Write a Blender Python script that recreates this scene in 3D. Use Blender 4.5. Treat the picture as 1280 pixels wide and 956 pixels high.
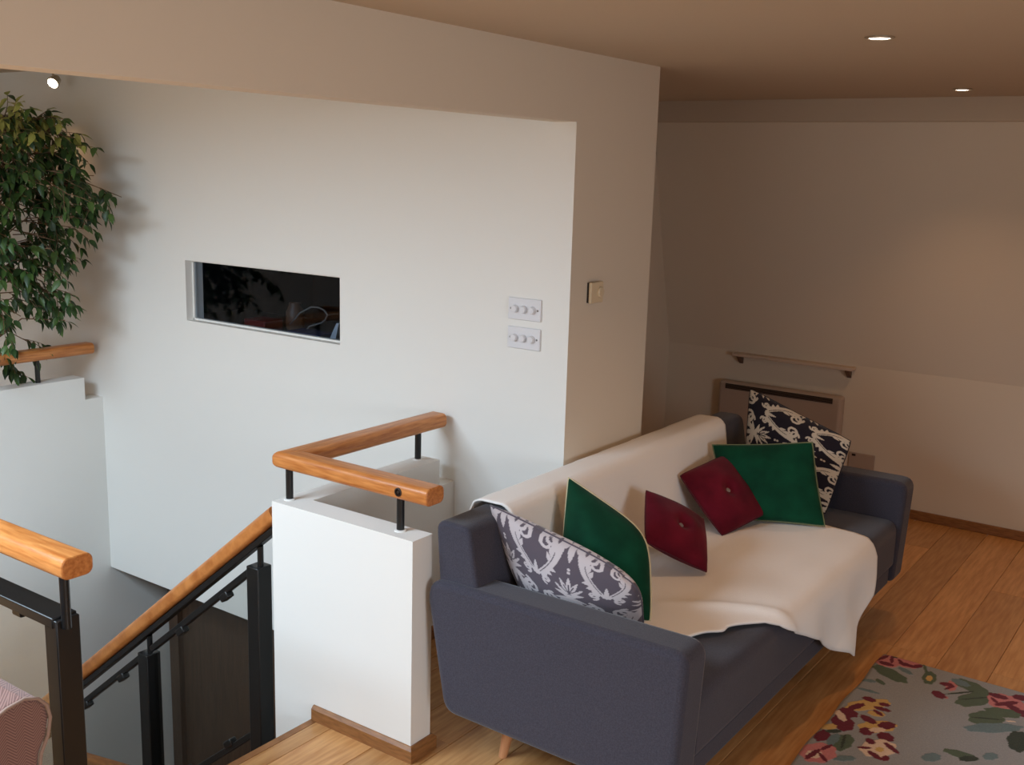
import bpy, bmesh, math, random
import numpy as np
from mathutils import Vector, Matrix, noise

for o in list(bpy.data.objects): bpy.data.objects.remove(o)
S = bpy.context.scene
COL = S.collection
random.seed(7)

# ------------------------------------------------------------------ camera
YAW, PITCH, ROLL, FPX = -0.612930192, 0.197661612, 0.0287037735, 1325.82
def cam_axes():
    f = Vector((math.sin(YAW)*math.cos(PITCH), math.cos(YAW)*math.cos(PITCH), -math.sin(PITCH)))
    r = Vector((math.cos(YAW), -math.sin(YAW), 0)); u = r.cross(f)
    c, s = math.cos(ROLL), math.sin(ROLL)
    return c*r+s*u, -s*r+c*u, f
_r, _u, _f = cam_axes()
cd = bpy.data.cameras.new('camera'); cam = bpy.data.objects.new('camera', cd); COL.objects.link(cam)
cd.sensor_width = 36.0; cd.lens = FPX/1280*36; cd.clip_start = 0.02
m = Matrix((_r, _u, -_f)).transposed().to_4x4(); m.translation = (0, 0, 1.85)
cam.matrix_world = m
S.camera = cam

# ------------------------------------------------------------------ world, light, exposure
W = bpy.data.worlds.new('world'); S.world = W; W.use_nodes = True
W.node_tree.nodes['Background'].inputs[0].default_value = (0.75, 0.87, 1.0, 1)
W.node_tree.nodes['Background'].inputs[1].default_value = 1.0
def area(name, loc, size, energy, color, rot):
    l = bpy.data.lights.new(name, 'AREA'); l.shape = 'RECTANGLE'; l.size, l.size_y = size
    l.energy = energy; l.color = color
    o = bpy.data.objects.new(name, l); COL.objects.link(o); o.location = loc; o.rotation_euler = rot
    return o
# overcast daylight entering by the wide window of the wall behind the camera (sky light, falling slightly downwards)
def win_light(name, loc, size, energy, color, down, turn, spread):
    o = area(name, loc, size, energy, color, (math.radians(90-down), 0, math.radians(turn))); o.data.spread = math.radians(spread)
win_light('daylight_window_back', (-1.65, -2.21, 1.2), (3.0, 1.5), 13, (1.0, 0.95, 0.88), 20, 0, 140)
o_ = area('daylight_window_right', (3.21, .5, 1.4), (1.6, 1.1), 52, (0.82, 0.91, 1.0), (math.radians(57), 0, math.radians(90))); o_.data.spread = math.radians(130)
# sky light falling through the rooflight of the stairwell ceiling, out of view to the left
area('daylight_rooflight', (-3.3, -.1, 2.40), (1.7, 1.5), 205, (0.66, 0.84, 1.0), (0, 0, 0))
vs = S.view_settings
vs.view_transform = 'Standard'; vs.look = 'None'; vs.gamma = 1.0; vs.use_curve_mapping = False
vs.exposure = 0.0

# ------------------------------------------------------------------ helpers
def lin(c):
    return tuple(((x/255)/12.92 if x/255 <= .04045 else ((x/255+.055)/1.055)**2.4) for x in c)
def mat(name, rgb=None, rough=.6, metal=0, spec=.5, sheen=0, emit=None, bump=None):
    M = bpy.data.materials.new(name); M.use_nodes = True
    n = M.node_tree.nodes; b = n['Principled BSDF']
    if rgb: b.inputs['Base Color'].default_value = (*lin(rgb), 1)
    b.inputs['Roughness'].default_value = rough; b.inputs['Metallic'].default_value = metal
    b.inputs['Specular IOR Level'].default_value = spec
    if sheen:
        b.inputs['Sheen Weight'].default_value = sheen; b.inputs['Sheen Roughness'].default_value = .45
    if emit:
        b.inputs['Emission Color'].default_value = (*emit[0], 1); b.inputs['Emission Strength'].default_value = emit[1]
    if bump:
        nt = M.node_tree; tx = n.new('ShaderNodeTexNoise'); tx.inputs['Scale'].default_value = bump[0]; tx.inputs['Detail'].default_value = 4
        tc = n.new('ShaderNodeTexCoord'); nt.links.new(tc.outputs['Object'], tx.inputs['Vector'])
        bp = n.new('ShaderNodeBump'); bp.inputs['Strength'].default_value = bump[1]; bp.inputs['Distance'].default_value = bump[2]
        nt.links.new(tx.outputs[0], bp.inputs['Height']); nt.links.new(bp.outputs[0], b.inputs['Normal'])
    return M
def noise_mix(M, c1, c2, scale, stretch=(1,1,1), detail=4, lo=.35, hi=.65, coord='Object', rand=0):
    nt = M.node_tree; n = nt.nodes; b = n['Principled BSDF']
    tc = n.new('ShaderNodeTexCoord'); mp = n.new('ShaderNodeMapping'); mp.inputs['Scale'].default_value = stretch
    tx = n.new('ShaderNodeTexNoise'); tx.inputs['Scale'].default_value = scale; tx.inputs['Detail'].default_value = detail
    rp = n.new('ShaderNodeValToRGB'); rp.color_ramp.elements[0].position = lo; rp.color_ramp.elements[1].position = hi
    rp.color_ramp.elements[0].color = (*lin(c1), 1); rp.color_ramp.elements[1].color = (*lin(c2), 1)
    nt.links.new(tc.outputs[coord], mp.inputs[0]); 
    if rand:
        oi = n.new('ShaderNodeObjectInfo'); mm = n.new('ShaderNodeMath'); mm.operation = 'MULTIPLY'; mm.inputs[1].default_value = 37
        nt.links.new(oi.outputs['Random'], mm.inputs[0]); nt.links.new(mm.outputs[0], mp.inputs['Location'])
        hs = n.new('ShaderNodeHueSaturation'); mr = n.new('ShaderNodeMapRange')
        mr.inputs[3].default_value = 1-rand; mr.inputs[4].default_value = 1+rand*.6
        nt.links.new(oi.outputs['Random'], mr.inputs[0]); nt.links.new(mr.outputs[0], hs.inputs['Value'])
        nt.links.new(rp.outputs[0], hs.inputs['Color']); out = hs.outputs[0]
    else: out = rp.outputs[0]
    nt.links.new(mp.outputs[0], tx.inputs['Vector']); nt.links.new(tx.outputs[0], rp.inputs[0])
    nt.links.new(out, b.inputs['Base Color'])
    return M

class MB:
    def __init__(s): s.bm = bmesh.new()
    def box(s, x0, x1, y0, y1, z0, z1):
        v = [s.bm.verts.new(p) for p in ((x0,y0,z0),(x1,y0,z0),(x1,y1,z0),(x0,y1,z0),(x0,y0,z1),(x1,y0,z1),(x1,y1,z1),(x0,y1,z1))]
        for f in ((3,2,1,0),(4,5,6,7),(0,1,5,4),(1,2,6,5),(2,3,7,6),(3,0,4,7)): s.bm.faces.new([v[i] for i in f])
        return s
    def prism(s, pts, axis, a, b):
        """polygon pts in the two other axes (in order) extruded along axis from a to b"""
        def P(p, t):
            if axis == 0: return (t, p[0], p[1])
            if axis == 1: return (p[0], t, p[1])
            return (p[0], p[1], t)
        A = [s.bm.verts.new(P(p, a)) for p in pts]; B = [s.bm.verts.new(P(p, b)) for p in pts]
        n = len(pts)
        s.bm.faces.new(A); s.bm.faces.new(B[::-1])
        for i in range(n): s.bm.faces.new((A[i], B[i], B[(i+1)%n], A[(i+1)%n]))
        return s
    def sweep(s, path, prof, up=(0,0,1), closed=False, cap=True):
        """profile (side, up) swept along path with mitred joints"""
        path = [Vector(p) for p in path]; n = len(path); up = Vector(up); rings = []
        for i, p in enumerate(path):
            if closed: d0 = (p-path[i-1]).normalized(); d1 = (path[(i+1)%n]-p).normalized()
            else:
                d0 = (p-path[max(i-1,0)]).normalized() if i else (path[1]-p).normalized()
                d1 = (path[min(i+1,n-1)]-p).normalized() if i < n-1 else d0
            t = (d0+d1).normalized(); sd0 = d0.cross(up).normalized(); sd = t.cross(up).normalized()
            k = 1/max(sd.dot(sd0), .3); upv = sd.cross(t).normalized()
            if abs(t.dot(up)) > 1e-3: upv = sd0.cross(d0).normalized()
            rings.append([s.bm.verts.new(p+sd*(a*k)+upv*b) for a, b in prof])
        m = len(prof); R = range(n if closed else n-1)
        for i in R:
            A, B = rings[i], rings[(i+1)%n]
            for j in range(m): s.bm.faces.new((A[j], A[(j+1)%m], B[(j+1)%m], B[j]))
        if cap and not closed:
            s.bm.faces.new(rings[0][::-1]); s.bm.faces.new(rings[-1])
        return s
    def tube(s, path, r, seg=8, closed=False, r1=None):
        path = [Vector(p) for p in path]; n = len(path); rings = []
        ref = None
        for i, p in enumerate(path):
            a = path[i-1] if (i or closed) else p; b = path[(i+1)%n] if (i < n-1 or closed) else p
            t = (b-a).normalized()
            if ref is None: ref = t.orthogonal().normalized()
            ref = (ref-t*ref.dot(t))
            ref = ref.normalized() if ref.length > 1e-6 else t.orthogonal().normalized()
            q = t.cross(ref); rr = r if r1 is None else r+(r1-r)*i/max(n-1,1)
            rings.append([s.bm.verts.new(p+(ref*math.cos(k*math.tau/seg)+q*math.sin(k*math.tau/seg))*rr) for k in range(seg)])
        for i in range(n if closed else n-1):
            A, B = rings[i], rings[(i+1)%n]
            for j in range(seg): s.bm.faces.new((A[j], A[(j+1)%seg], B[(j+1)%seg], B[j]))
        if not closed: s.bm.faces.new(rings[0][::-1]); s.bm.faces.new(rings[-1])
        return s
    def lathe(s, c, prof, seg=20, axis=(0,0,1)):
        """profile of (radius, height) turned about axis through c"""
        ax = Vector(axis).normalized(); e = ax.orthogonal().normalized(); g = ax.cross(e); c = Vector(c); rings = []
        for r, h in prof:
            rings.append([s.bm.verts.new(c+ax*h+(e*math.cos(k*math.tau/seg)+g*math.sin(k*math.tau/seg))*max(r,1e-4)) for k in range(seg)])
        for A, B in zip(rings, rings[1:]):
            for j in range(seg): s.bm.faces.new((A[j], A[(j+1)%seg], B[(j+1)%seg], B[j]))
        s.bm.faces.new(rings[0][::-1]); s.bm.faces.new(rings[-1])
        return s
    def grid(s, P):
        """P[i][j] points"""
        V = [[s.bm.verts.new(p) for p in row] for row in P]
        for i in range(len(V)-1):
            for j in range(len(V[0])-1): s.bm.faces.new((V[i][j], V[i+1][j], V[i+1][j+1], V[i][j+1]))
        return s
    def build(s, name, material, parent=None, bevel=0, bseg=2, smooth=None, weld=0, recalc=True):
        if weld: bmesh.ops.remove_doubles(s.bm, verts=s.bm.verts, dist=weld)
        if recalc: bmesh.ops.recalc_face_normals(s.bm, faces=s.bm.faces)
        me = bpy.data.meshes.new(name); s.bm.to_mesh(me); s.bm.free()
        me.materials.append(material)
        o = bpy.data.objects.new(name, me); COL.objects.link(o)
        if parent: o.parent = parent; o.matrix_parent_inverse = parent.matrix_basis.inverted()
        if bevel:
            b = o.modifiers.new('bevel', 'BEVEL'); b.width = bevel; b.segments = bseg; b.limit_method = 'ANGLE'; b.angle_limit = math.radians(40)
            if smooth is None: smooth = 50
        if smooth is not None:
            for p in me.polygons: p.use_smooth = True
            if smooth < 180: me.set_sharp_from_angle(angle=math.radians(smooth))
            if bevel and bseg > 2:
                wn = o.modifiers.new('wn', 'WEIGHTED_NORMAL'); wn.keep_sharp = True
        return o
def tag(o, label, cat, group=None):
    o['label'] = label; o['category'] = cat
    if group: o['group'] = group
    return o
def thing(name, loc, label, cat, group=None):
    o = bpy.data.objects.new(name, None); COL.objects.link(o); o.location = loc; o.empty_display_size = .05
    bpy.context.view_layer.update()
    return tag(o, label, cat, group)
def struct(o, label=None):
    o['kind'] = 'structure'
    if label: o['label'] = label
    return o
def rounded(w, h, r, n=4, top_only=False):
    """rounded rectangle profile centred on x, from 0 to h"""
    pts = []
    def arc(cx, cy, a0):
        for k in range(n+1):
            a = math.radians(a0+90*k/n); pts.append((cx+r*math.cos(a), cy+r*math.sin(a)))
    if top_only: pts += [(-w/2, 0), (w/2, 0)]
    else: arc(-w/2+r, r, 180); arc(w/2-r, r, 270)
    arc(w/2-r, h-r, 0); arc(-w/2+r, h-r, 90)
    return pts

# ------------------------------------------------------------------ materials
paint = mat('white_wall_paint', (236, 234, 229), .7, spec=.3, bump=(60, .06, .003))
paint_shaded = mat('shaded_wall_paint', (226, 214, 196), .75, spec=.25, bump=(60, .06, .003))  # same wall paint, with the room's dim warm light put into the colour
ceil_m = mat('ceiling_paint', (206, 190, 170), .85, spec=.2)
oak = noise_mix(mat('oak_floorboard', rough=.32, spec=.45), (186, 130, 76), (216, 164, 108), 5, (14, 1.2, 4), 6, .3, .7, 'Object', .16)
skirt_m = noise_mix(mat('stained_wood_skirting', rough=.45), (128, 84, 46), (156, 106, 62), 6, (3, 3, 20), 4)
rail_x = noise_mix(mat('varnished_pine_rail', rough=.34), (176, 102, 46), (214, 142, 78), 7, (1.4, 12, 14), 5, .32, .68)
rail_y = noise_mix(mat('varnished_pine_return', rough=.34), (176, 102, 46), (214, 142, 78), 7, (12, 1.4, 14), 5, .32, .68)
black = mat('black_painted_steel', (18, 18, 19), .38, spec=.5)
dark = mat('dark_subfloor', (24, 17, 12), .9)
brown = noise_mix(mat('dark_wood_door', rough=.5), (70, 50, 36), (90, 66, 48), 5, (10, 10, 1), 4)
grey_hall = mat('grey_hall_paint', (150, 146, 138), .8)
plastic = mat('white_plastic', (226, 226, 230), .35)
def glass_mat(name, tint, gloss=.03):
    M = bpy.data.materials.new(name); M.use_nodes = True; nt = M.node_tree; n = nt.nodes; n.clear()
    out = n.new('ShaderNodeOutputMaterial'); mx = n.new('ShaderNodeMixShader'); tr = n.new('ShaderNodeBsdfTransparent'); gl = n.new('ShaderNodeBsdfGlossy')
    tr.inputs[0].default_value = (*tint, 1); gl.inputs['Roughness'].default_value = .01
    lw = n.new('ShaderNodeLayerWeight'); lw.inputs[0].default_value = .5
    pw = n.new('ShaderNodeMath'); pw.operation = 'POWER'; pw.inputs[1].default_value = 5; nt.links.new(lw.outputs['Facing'], pw.inputs[0])
    fr = n.new('ShaderNodeMath'); fr.operation = 'MULTIPLY_ADD'; fr.inputs[1].default_value = .9; fr.inputs[2].default_value = gloss; nt.links.new(pw.outputs[0], fr.inputs[0])
    nt.links.new(fr.outputs[0], mx.inputs[0]); nt.links.new(tr.outputs[0], mx.inputs[1]); nt.links.new(gl.outputs[0], mx.inputs[2]); nt.links.new(mx.outputs[0], out.inputs[0])
    return M
smoke = glass_mat('smoked_glass', (.90, .91, .90))
pane_m = glass_mat('clear_pane', (.8, .84, .88), .012)

# ------------------------------------------------------------------ dimensions
XP, YW, ZC, ZS, XL, YK, ZK, YB = -2.015, 3.21, 2.257, 2.283, -4.88, 5.956, .82, 5.566

# ------------------------------------------------------------------ structure
def subtract_window(x0, x1, y0, y1, z0, z1, holes):
    """wall slab along x with rectangular holes (hx0,hx1,hz0,hz1): boxes around them, built as one grid-cut mesh"""
    xs = sorted({x0, x1, *[h[0] for h in holes], *[h[1] for h in holes]}); zs = sorted({z0, z1, *[h[2] for h in holes], *[h[3] for h in holes]})
    solid = lambda i, k: 0 <= i < len(xs)-1 and 0 <= k < len(zs)-1 and not any(h[0] <= (xs[i]+xs[i+1])/2 <= h[1] and h[2] <= (zs[k]+zs[k+1])/2 <= h[3] for h in holes)
    b = MB(); vc = {}
    def V(x, y, z):
        key = (round(x,5), round(y,5), round(z,5))
        if key not in vc: vc[key] = b.bm.verts.new(key)
        return vc[key]
    for i in range(len(xs)-1):
        for k in range(len(zs)-1):
            if not solid(i, k): continue
            a, c, d, e = xs[i], xs[i+1], zs[k], zs[k+1]
            b.bm.faces.new([V(a,y0,d),V(c,y0,d),V(c,y0,e),V(a,y0,e)]); b.bm.faces.new([V(a,y1,d),V(a,y1,e),V(c,y1,e),V(c,y1,d)])
            if not solid(i-1,k): b.bm.faces.new([V(a,y0,d),V(a,y0,e),V(a,y1,e),V(a,y1,d)])
            if not solid(i+1,k): b.bm.faces.new([V(c,y0,d),V(c,y1,d),V(c,y1,e),V(c,y0,e)])
            if not solid(i,k-1): b.bm.faces.new([V(a,y0,d),V(a,y1,d),V(c,y1,d),V(c,y0,d)])
            if not solid(i,k+1): b.bm.faces.new([V(a,y0,e),V(c,y0,e),V(c,y1,e),V(a,y1,e)])
    return b
WX0, WX1, WZ0, WZ1 = -4.168, -3.155, 1.102, 1.389
ws = subtract_window(-7.5, XP, YW, YW+.1, -.32, ZS+.05, [(WX0, WX1, WZ0, WZ1)]).build('wall_stairwell', paint)
struct(ws, 'tall white wall beside the stairwell with a small recessed window')
ws.data.materials.append(paint_shaded)
for f in ws.data.polygons:
    if abs(f.normal.x) > .9 and f.center.x > XP-.01: f.material_index = 1  # corner end face takes the pier's shaded tone
struct(MB().box(-2.99, XP, YW+.1, 3.803, 0, ZC+.05).build('wall_pier', paint_shaded))
struct(MB().box(XP-.1, XP, -2.2, YW, 2.02, ZC+.1).build('wall_header', paint_shaded))
struct(MB().box(-3.09, -2.99, YW+.1, 6.06, 0, ZC+.05).build('wall_alcove', paint_shaded))
struct(MB().box(-2.99, 3.2, YK, YK+.1, 0, ZK).build('wall_far', paint_shaded))
struct(MB().prism([(YK, ZK), (YK+.1, ZK), (YB+.12, 2.141), (YB+.03, 2.141)], 0, -2.99, 3.2).build('ceiling_slope', paint_shaded), 'sloping upper part of the far wall')
struct(MB().box(-2.99, 3.2, YB, YB+.14, 2.141, ZC+.01).build('trim_1', ceil_m, bevel=.004), 'painted beam along the top of the far wall')
struct(MB().box(XP-.1, 3.2, -2.2, YB+.1, ZC, ZC+.1).box(-3.09, XP-.1, 3.803, YB+.1, ZC, ZC+.1).build('ceiling', ceil_m))
struct(MB().box(-7.5, -4.2, -2.2, YW, ZS, ZS+.1).box(-2.4, XP-.1, -2.2, YW, ZS, ZS+.1).box(-4.2, -2.4, -2.2, -.9, ZS, ZS+.1).box(-4.2, -2.4, .7, YW, ZS, ZS+.1).build('ceiling_stairwell', ceil_m))
struct(MB().box(-4.26, -4.2, -.95, .75, ZS+.1, ZS+.2).box(-2.4, -2.34, -.95, .75, ZS+.1, ZS+.2).box(-4.2, -2.4, -.95, -.9, ZS+.1, ZS+.2).box(-4.2, -2.4, .7, .75, ZS+.1, ZS+.2).build('window_4', plastic), 'frame of the rooflight over the stairs')
struct(subtract_window(-7.5, 3.3, -2.3, -2.2, -.3, ZS+.1, [(-3.2, -.1, .42, 1.98)]).build('wall_back', paint_shaded))
struct(MB().box(3.2, 3.3, -2.2, -.35, -.3, ZC+.1).box(3.2, 3.3, 1.35, 6.06, -.3, ZC+.1).box(3.2, 3.3, -.35, 1.35, -.3, .8).box(3.2, 3.3, -.35, 1.35, 2.0, ZC+.1).build('wall_right', paint_shaded))
struct(MB().box(3.23, 3.29, -.35, -.29, .8, 2.0).box(3.23, 3.29, 1.29, 1.35, .8, 2.0).box(3.23, 3.29, -.29, 1.29, .8, .86).box(3.23, 3.29, -.29, 1.29, 1.94, 2.0).build('window_5', plastic), 'frame of the window in the right-hand wall')
struct(MB().box(-7.6, -7.5, -2.2, YW+.1, -.3, ZS+.1).build('wall_left', paint))
# window frames in the wall behind the camera
for k, (x0, x1, z0, z1) in enumerate(((-3.2, -1.65, .42, 1.98), (-1.65, -.1, .42, 1.98))):
    wf = MB()
    for a, b in ((x0, x0+.06), (x1-.06, x1), ((x0+x1)/2-.035, (x0+x1)/2+.035)): wf.box(a, b, -2.29, -2.25+.02, z0, z1)
    wf.box(x0+.06, x1-.06, -2.29, -2.232, z0, z0+.06).box(x0+.06, x1-.06, -2.29, -2.232, z1-.06, z1)
    struct(wf.build('window_%d' % (k+2), plastic))
# guard walls of the stairwell
g = MB().prism([(-2.624, 2.343), (-2.0, 2.343), (-2.0, 2.438), (-2.525, 2.438), (-2.525, 3.115), (-2.624, 3.115)], 2, -.36, .733)
g.box(-2.624, -2.525, 3.115, YW, -.36, .626)
struct(g.build('wall_guard', paint), 'white L-shaped half wall beside the sofa')
g = MB().prism([(1.33, -2.6), (3.62, -2.6), (3.62, -.32), (YW, -.32), (YW, .622), (3.108, .622), (3.108, .739), (1.33, .739)], 0, XL-.1, XL)
struct(g.build('wall_half_landing', paint), 'white half wall across the stairwell below the plant')
# lower hall seen under the white wall
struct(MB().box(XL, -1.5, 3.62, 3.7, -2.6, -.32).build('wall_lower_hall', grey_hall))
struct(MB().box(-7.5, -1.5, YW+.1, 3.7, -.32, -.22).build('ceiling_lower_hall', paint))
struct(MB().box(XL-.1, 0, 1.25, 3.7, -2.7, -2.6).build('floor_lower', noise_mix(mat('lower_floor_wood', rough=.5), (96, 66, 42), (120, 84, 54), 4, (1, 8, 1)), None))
struct(MB().box(XL, -1.5, 1.25, 1.33, -2.6, -.02).box(-1.5, -1.4, 1.33, 3.7, -2.6, -.3).build('wall_stair_side', paint))

# floor with boards
fl = struct(MB().box(-2.43, 3.2, -2.2, 5.96, -.3, -.021).box(-7.5, -2.43, -2.2, 1.33, -.3, -.021).box(-7.5, XL-.1, 1.33, YW, -.3, -.021)
            .box(-2.525, -2.43, 2.438, YW, -.3, -.021).box(-2.99, -2.43, 3.803, 5.96, -.3, -.021).build('floor', dark), 'oak boarded floor')
def plank_mesh(w, l):
    b = MB(); c = .0016; z0, z1 = -.02, 0
    b.prism([(0, z0), (w, z0), (w, z1-c), (w-c, z1), (c, z1), (0, z1-c)], 1, 0, l)
    bmesh.ops.recalc_face_normals(b.bm, faces=b.bm.faces)
    me = bpy.data.meshes.new('floorboard'); b.bm.to_mesh(me); b.bm.free(); me.materials.append(oak); return me
pm = {}
def plank(x0, x1, y0, y1):
    w, l = round(x1-x0-.0014, 4), round(y1-y0-.0014, 4)
    if (w, l) not in pm: pm[(w, l)] = plank_mesh(w, l)
    o = bpy.data.objects.new('floorboard', pm[(w, l)]); COL.objects.link(o); o.parent = fl; o.location = (x0+.0007, y0, 0)
BW = .188
rr = random.Random(3)
def boards(x0, x1, y0, y1):
    k0 = math.floor((x0+2.34)/BW+1e-6)
    x = x0
    while x < x1-.01:
        nx = min(x1, -2.34+BW*(math.floor((x+2.34)/BW+1e-4)+1))
        if nx-x < .03: nx = min(x1, nx+BW)
        y = y0; first = True
        while y < y1-.01:
            L = rr.choice((.5, .9, 1.3)) if first else 1.7
            ny = min(y1, y+L)
            if y1-ny < .25: ny = y1
            plank(x, nx, y, ny); y = ny; first = False
        x = nx
boards(-2.41, 3.2, -2.2, 5.955)
boards(-7.5, -2.41, -2.2, 1.31)
boards(-2.525, -2.41, 2.438, YW); boards(-2.99, -2.41, 3.803, 5.955)
boards(-7.5, XL-.1, 1.31, YW)
struct(MB().prism([(-2.447, -.035), (-2.41, -.035), (-2.41, 0), (-2.437, 0), (-2.447, -.01)], 1, 1.33, 2.343).build('trim_2', skirt_m), 'wooden nosing at the head of the stairs')
# stairs
stm = noise_mix(mat('stair_tread_wood', rough=.4), (150, 98, 54), (180, 124, 72), 6, (12, 1.2, 4), 5)
st = struct(MB().prism([(-2.447, -.3), (-2.447, -.36), (-4.88, -2.3), (-4.88, -2.06)], 1, 1.335, 1.36).prism([(-2.447, -.3), (-2.447, -.36), (-4.88, -2.3), (-4.88, -2.06)], 1, 2.36, 2.42).build('staircase', black), 'straight flight of wooden stairs going down')
for i in range(9):
    x = -2.45-.25*i; z = -.2*(i+1)
    MB().box(x-.25, x+.02, 1.34, 2.36, z-.035, z).build('tread', stm, st, bevel=.006)
    MB().box(x-.005, x+.012, 1.34, 2.36, z, z+.165).build('riser', paint, st)
# skirtings
def skirting(name, path, label=None):
    prof = [(0, 0), (.015, 0), (.015, .042), (.006, .052), (0, .052)]
    return struct(MB().sweep(path, prof).build(name, skirt_m, smooth=30), label)
skirting('baseboard_guard', [(-2.43, 2.343, 0), (-2.0, 2.343, 0), (-2.0, 2.4395, 0), (-2.525, 2.4395, 0), (-2.525, YW, 0), (XP, YW, 0), (XP, 3.803, 0), (-2.99, 3.803, 0)], 'brown wooden skirting around the half wall')
struct(MB().box(-2.99, 3.2, YK-.016, YK, 0, .052).build('baseboard_far', skirt_m, bevel=.004), 'dark brown skirting along the far wall')

# ------------------------------------------------------------------ sofa
fab = noise_mix(mat('grey_blue_wool', rough=.9, spec=.15, sheen=.25, bump=(420, .35, .002)), (56, 55, 65), (70, 68, 79), 240, (1, 1, 1), 6, .3, .7)
legw = noise_mix(mat('beech_leg', rough=.45), (186, 128, 88), (206, 152, 108), 8, (8, 8, 1), 3)
sofa = thing('sofa', (-1.5, 3.49, 0), 'grey three-seat sofa with tapered wooden legs, against the wall corner', 'sofa')
def rpoly(pts, n=5):
    """polygon with rounded corners: (x, z, radius)"""
    out = []; N = len(pts)
    for i, (x, z, r) in enumerate(pts):
        p = Vector((x, z)); a = (Vector(pts[i-1][:2])-p).normalized(); b = (Vector(pts[(i+1)%N][:2])-p).normalized()
        if r <= 0: out.append((x, z)); continue
        ang = a.angle(b); d = r/math.tan(ang/2)
        p0, p1 = p+a*d, p+b*d
        for k in range(n+1):
            t = k/n; out.append(tuple(p0*(1-t)**2+p*(2*t*(1-t))+p1*t*t))
    return out
armp = rpoly([(-2.0, .605, .07), (-1.915, .175, .06), (-1.115, .165, .03), (-1.095, .612, .05)])
for y0, y1 in ((2.395, 2.53), (4.45, 4.585)):
    MB().prism(armp, 1, y0, y1).build('arm', fab, sofa, bevel=.022, bseg=4, smooth=60)
backp = rpoly([(-1.975, .79, .035), (-1.93, .24, .02), (-1.74, .24, .02), (-1.845, .79, .045)])
MB().prism(backp, 1, 2.42, 4.46).build('backrest', fab, sofa, bevel=.022, bseg=4, smooth=60)
MB().box(-1.93, -1.135, 2.52, 4.46, .155, .237).build('base', fab, sofa, bevel=.012, bseg=3)
MB().prism(rpoly([(-1.80, .44, .02), (-1.80, .239, .01), (-1.118, .239, .025), (-1.118, .445, .055)]), 1, 2.533, 4.447).build('seat_cushion', fab, sofa, bevel=.02, bseg=4, smooth=60)
for (x, y, dx, dy) in ((-1.765, 2.57, -.02, -.025), (-1.765, 4.43, -.02, .025), (-1.34, 2.57, .03, -.025), (-1.34, 4.43, .03, .025)):
    MB().tube([(x, y, .165), (x+dx, y+dy, .0)], .024, 14, r1=.014).build('leg', legw, sofa, smooth=50)

# ------------------------------------------------------------------ throw
thr_m = mat('cream_fleece', (247, 244, 240), .95, spec=.1, sheen=.2, bump=(260, .25, .003))
prof = [(-1.992, .50), (-1.992, .76), (-1.978, .793), (-1.955, .800), (-1.872, .800), (-1.846, .782), (-1.815, .64), (-1.778, .495), (-1.755, .464), (-1.70, .456), (-1.45, .458), (-1.20, .456), (-1.145, .449), (-1.118, .430), (-1.105, .40), (-1.100, .34), (-1.098, .24), (-1.096, .10)]
cum = [0]
for a, b in zip(prof, prof[1:]): cum.append(cum[-1]+math.hypot(b[0]-a[0], b[1]-a[1]))
def at_s(s):
    s = min(max(s, 0), cum[-1])
    for i in range(len(cum)-1):
        if s <= cum[i+1]+1e-9:
            t = (s-cum[i])/(cum[i+1]-cum[i]); a, b = prof[i], prof[i+1]
            tx, tz = b[0]-a[0], b[1]-a[1]; L = math.hypot(tx, tz)
            return a[0]+t*tx, a[1]+t*tz, -tz/L*-1 if 0 else tz/L*-1, tx/L
def interp(x, xs, ys): return float(np.interp(x, xs, ys))
s_of_x = lambda x: cum[9]+(x-prof[9][0])         # on the seat
s_of_z = lambda z: cum[14]+(prof[14][1]-z)       # on the front
vt = [0, .04, .08, .11, .14, .18, .24, .30, .366, .5, .66, .8, .92, 1.0]
et = [s_of_x(-1.292), s_of_x(-1.285), s_of_x(-1.262), s_of_x(-1.215), s_of_x(-1.225), s_of_x(-1.19), s_of_x(-1.135), s_of_z(.405), s_of_z(.372), s_of_z(.305), s_of_z(.235), s_of_z(.185), s_of_z(.15), s_of_z(.118)]
_fv = np.linspace(0, 1, 401); _fe = np.interp(_fv, vt, et); _k = np.exp(-np.linspace(-2, 2, 21)**2); _k /= _k.sum()
_fe = np.convolve(np.pad(_fe, 10, mode='edge'), _k, 'valid')
vt, et = list(_fv), list(_fe)
near = lambda s: interp(s, [0, cum[5], cum[8], s_of_x(-1.4), cum[-1]], [2.615, 2.63, 2.72, 2.765, 2.77])
far = lambda s: interp(s, [0, cum[4], cum[8], s_of_x(-1.33), s_of_x(-1.15), s_of_z(.40), s_of_z(.28), s_of_z(.20), s_of_z(.12)], [4.22, 4.25, 4.20, 4.13, 4.11, 4.08, 3.98, 3.82, 3.74])
NU, NV = 130, 110; rows = []
for i in range(NU+1):
    row = []
    for j in range(NV+1):
        v = j/NV; s_end = interp(v, vt, et); s = s_end*i/NU
        x, z, nx, nz = at_s(s)
        y0, y1 = near(s), far(s); y = y0+(y1-y0)*v
        seat = max(0, min(1, (s-cum[8])/.12))
        w = .004*noise.noise((x*5, y*4, 1.7))*(.4+seat)
        w += .010*seat*max(0, noise.noise((y*3.1+1.3*x, x*2.2, 4.2)))
        w += seat*.012*math.exp(-((y-2.98-(x+1.5)*.5)/.035)**2)*max(0, min(1, (x+1.5)/.2))
        hang = max(0, min(1, (s-s_of_z(.42))/.25))
        w += hang*(.014+.016*math.sin(y*19+.6)+.02*max(0, (v-.8)/.2))
        edge = min(v, 1-v)*2.0
        w += .004
        row.append((x+nx*w, y, z+nz*w))
    rows.append(row)
th = MB().grid(rows).build('throw_blanket', thr_m, smooth=180)
sm = th.modifiers.new('solid', 'SOLIDIFY'); sm.thickness = .006; sm.offset = 1
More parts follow.
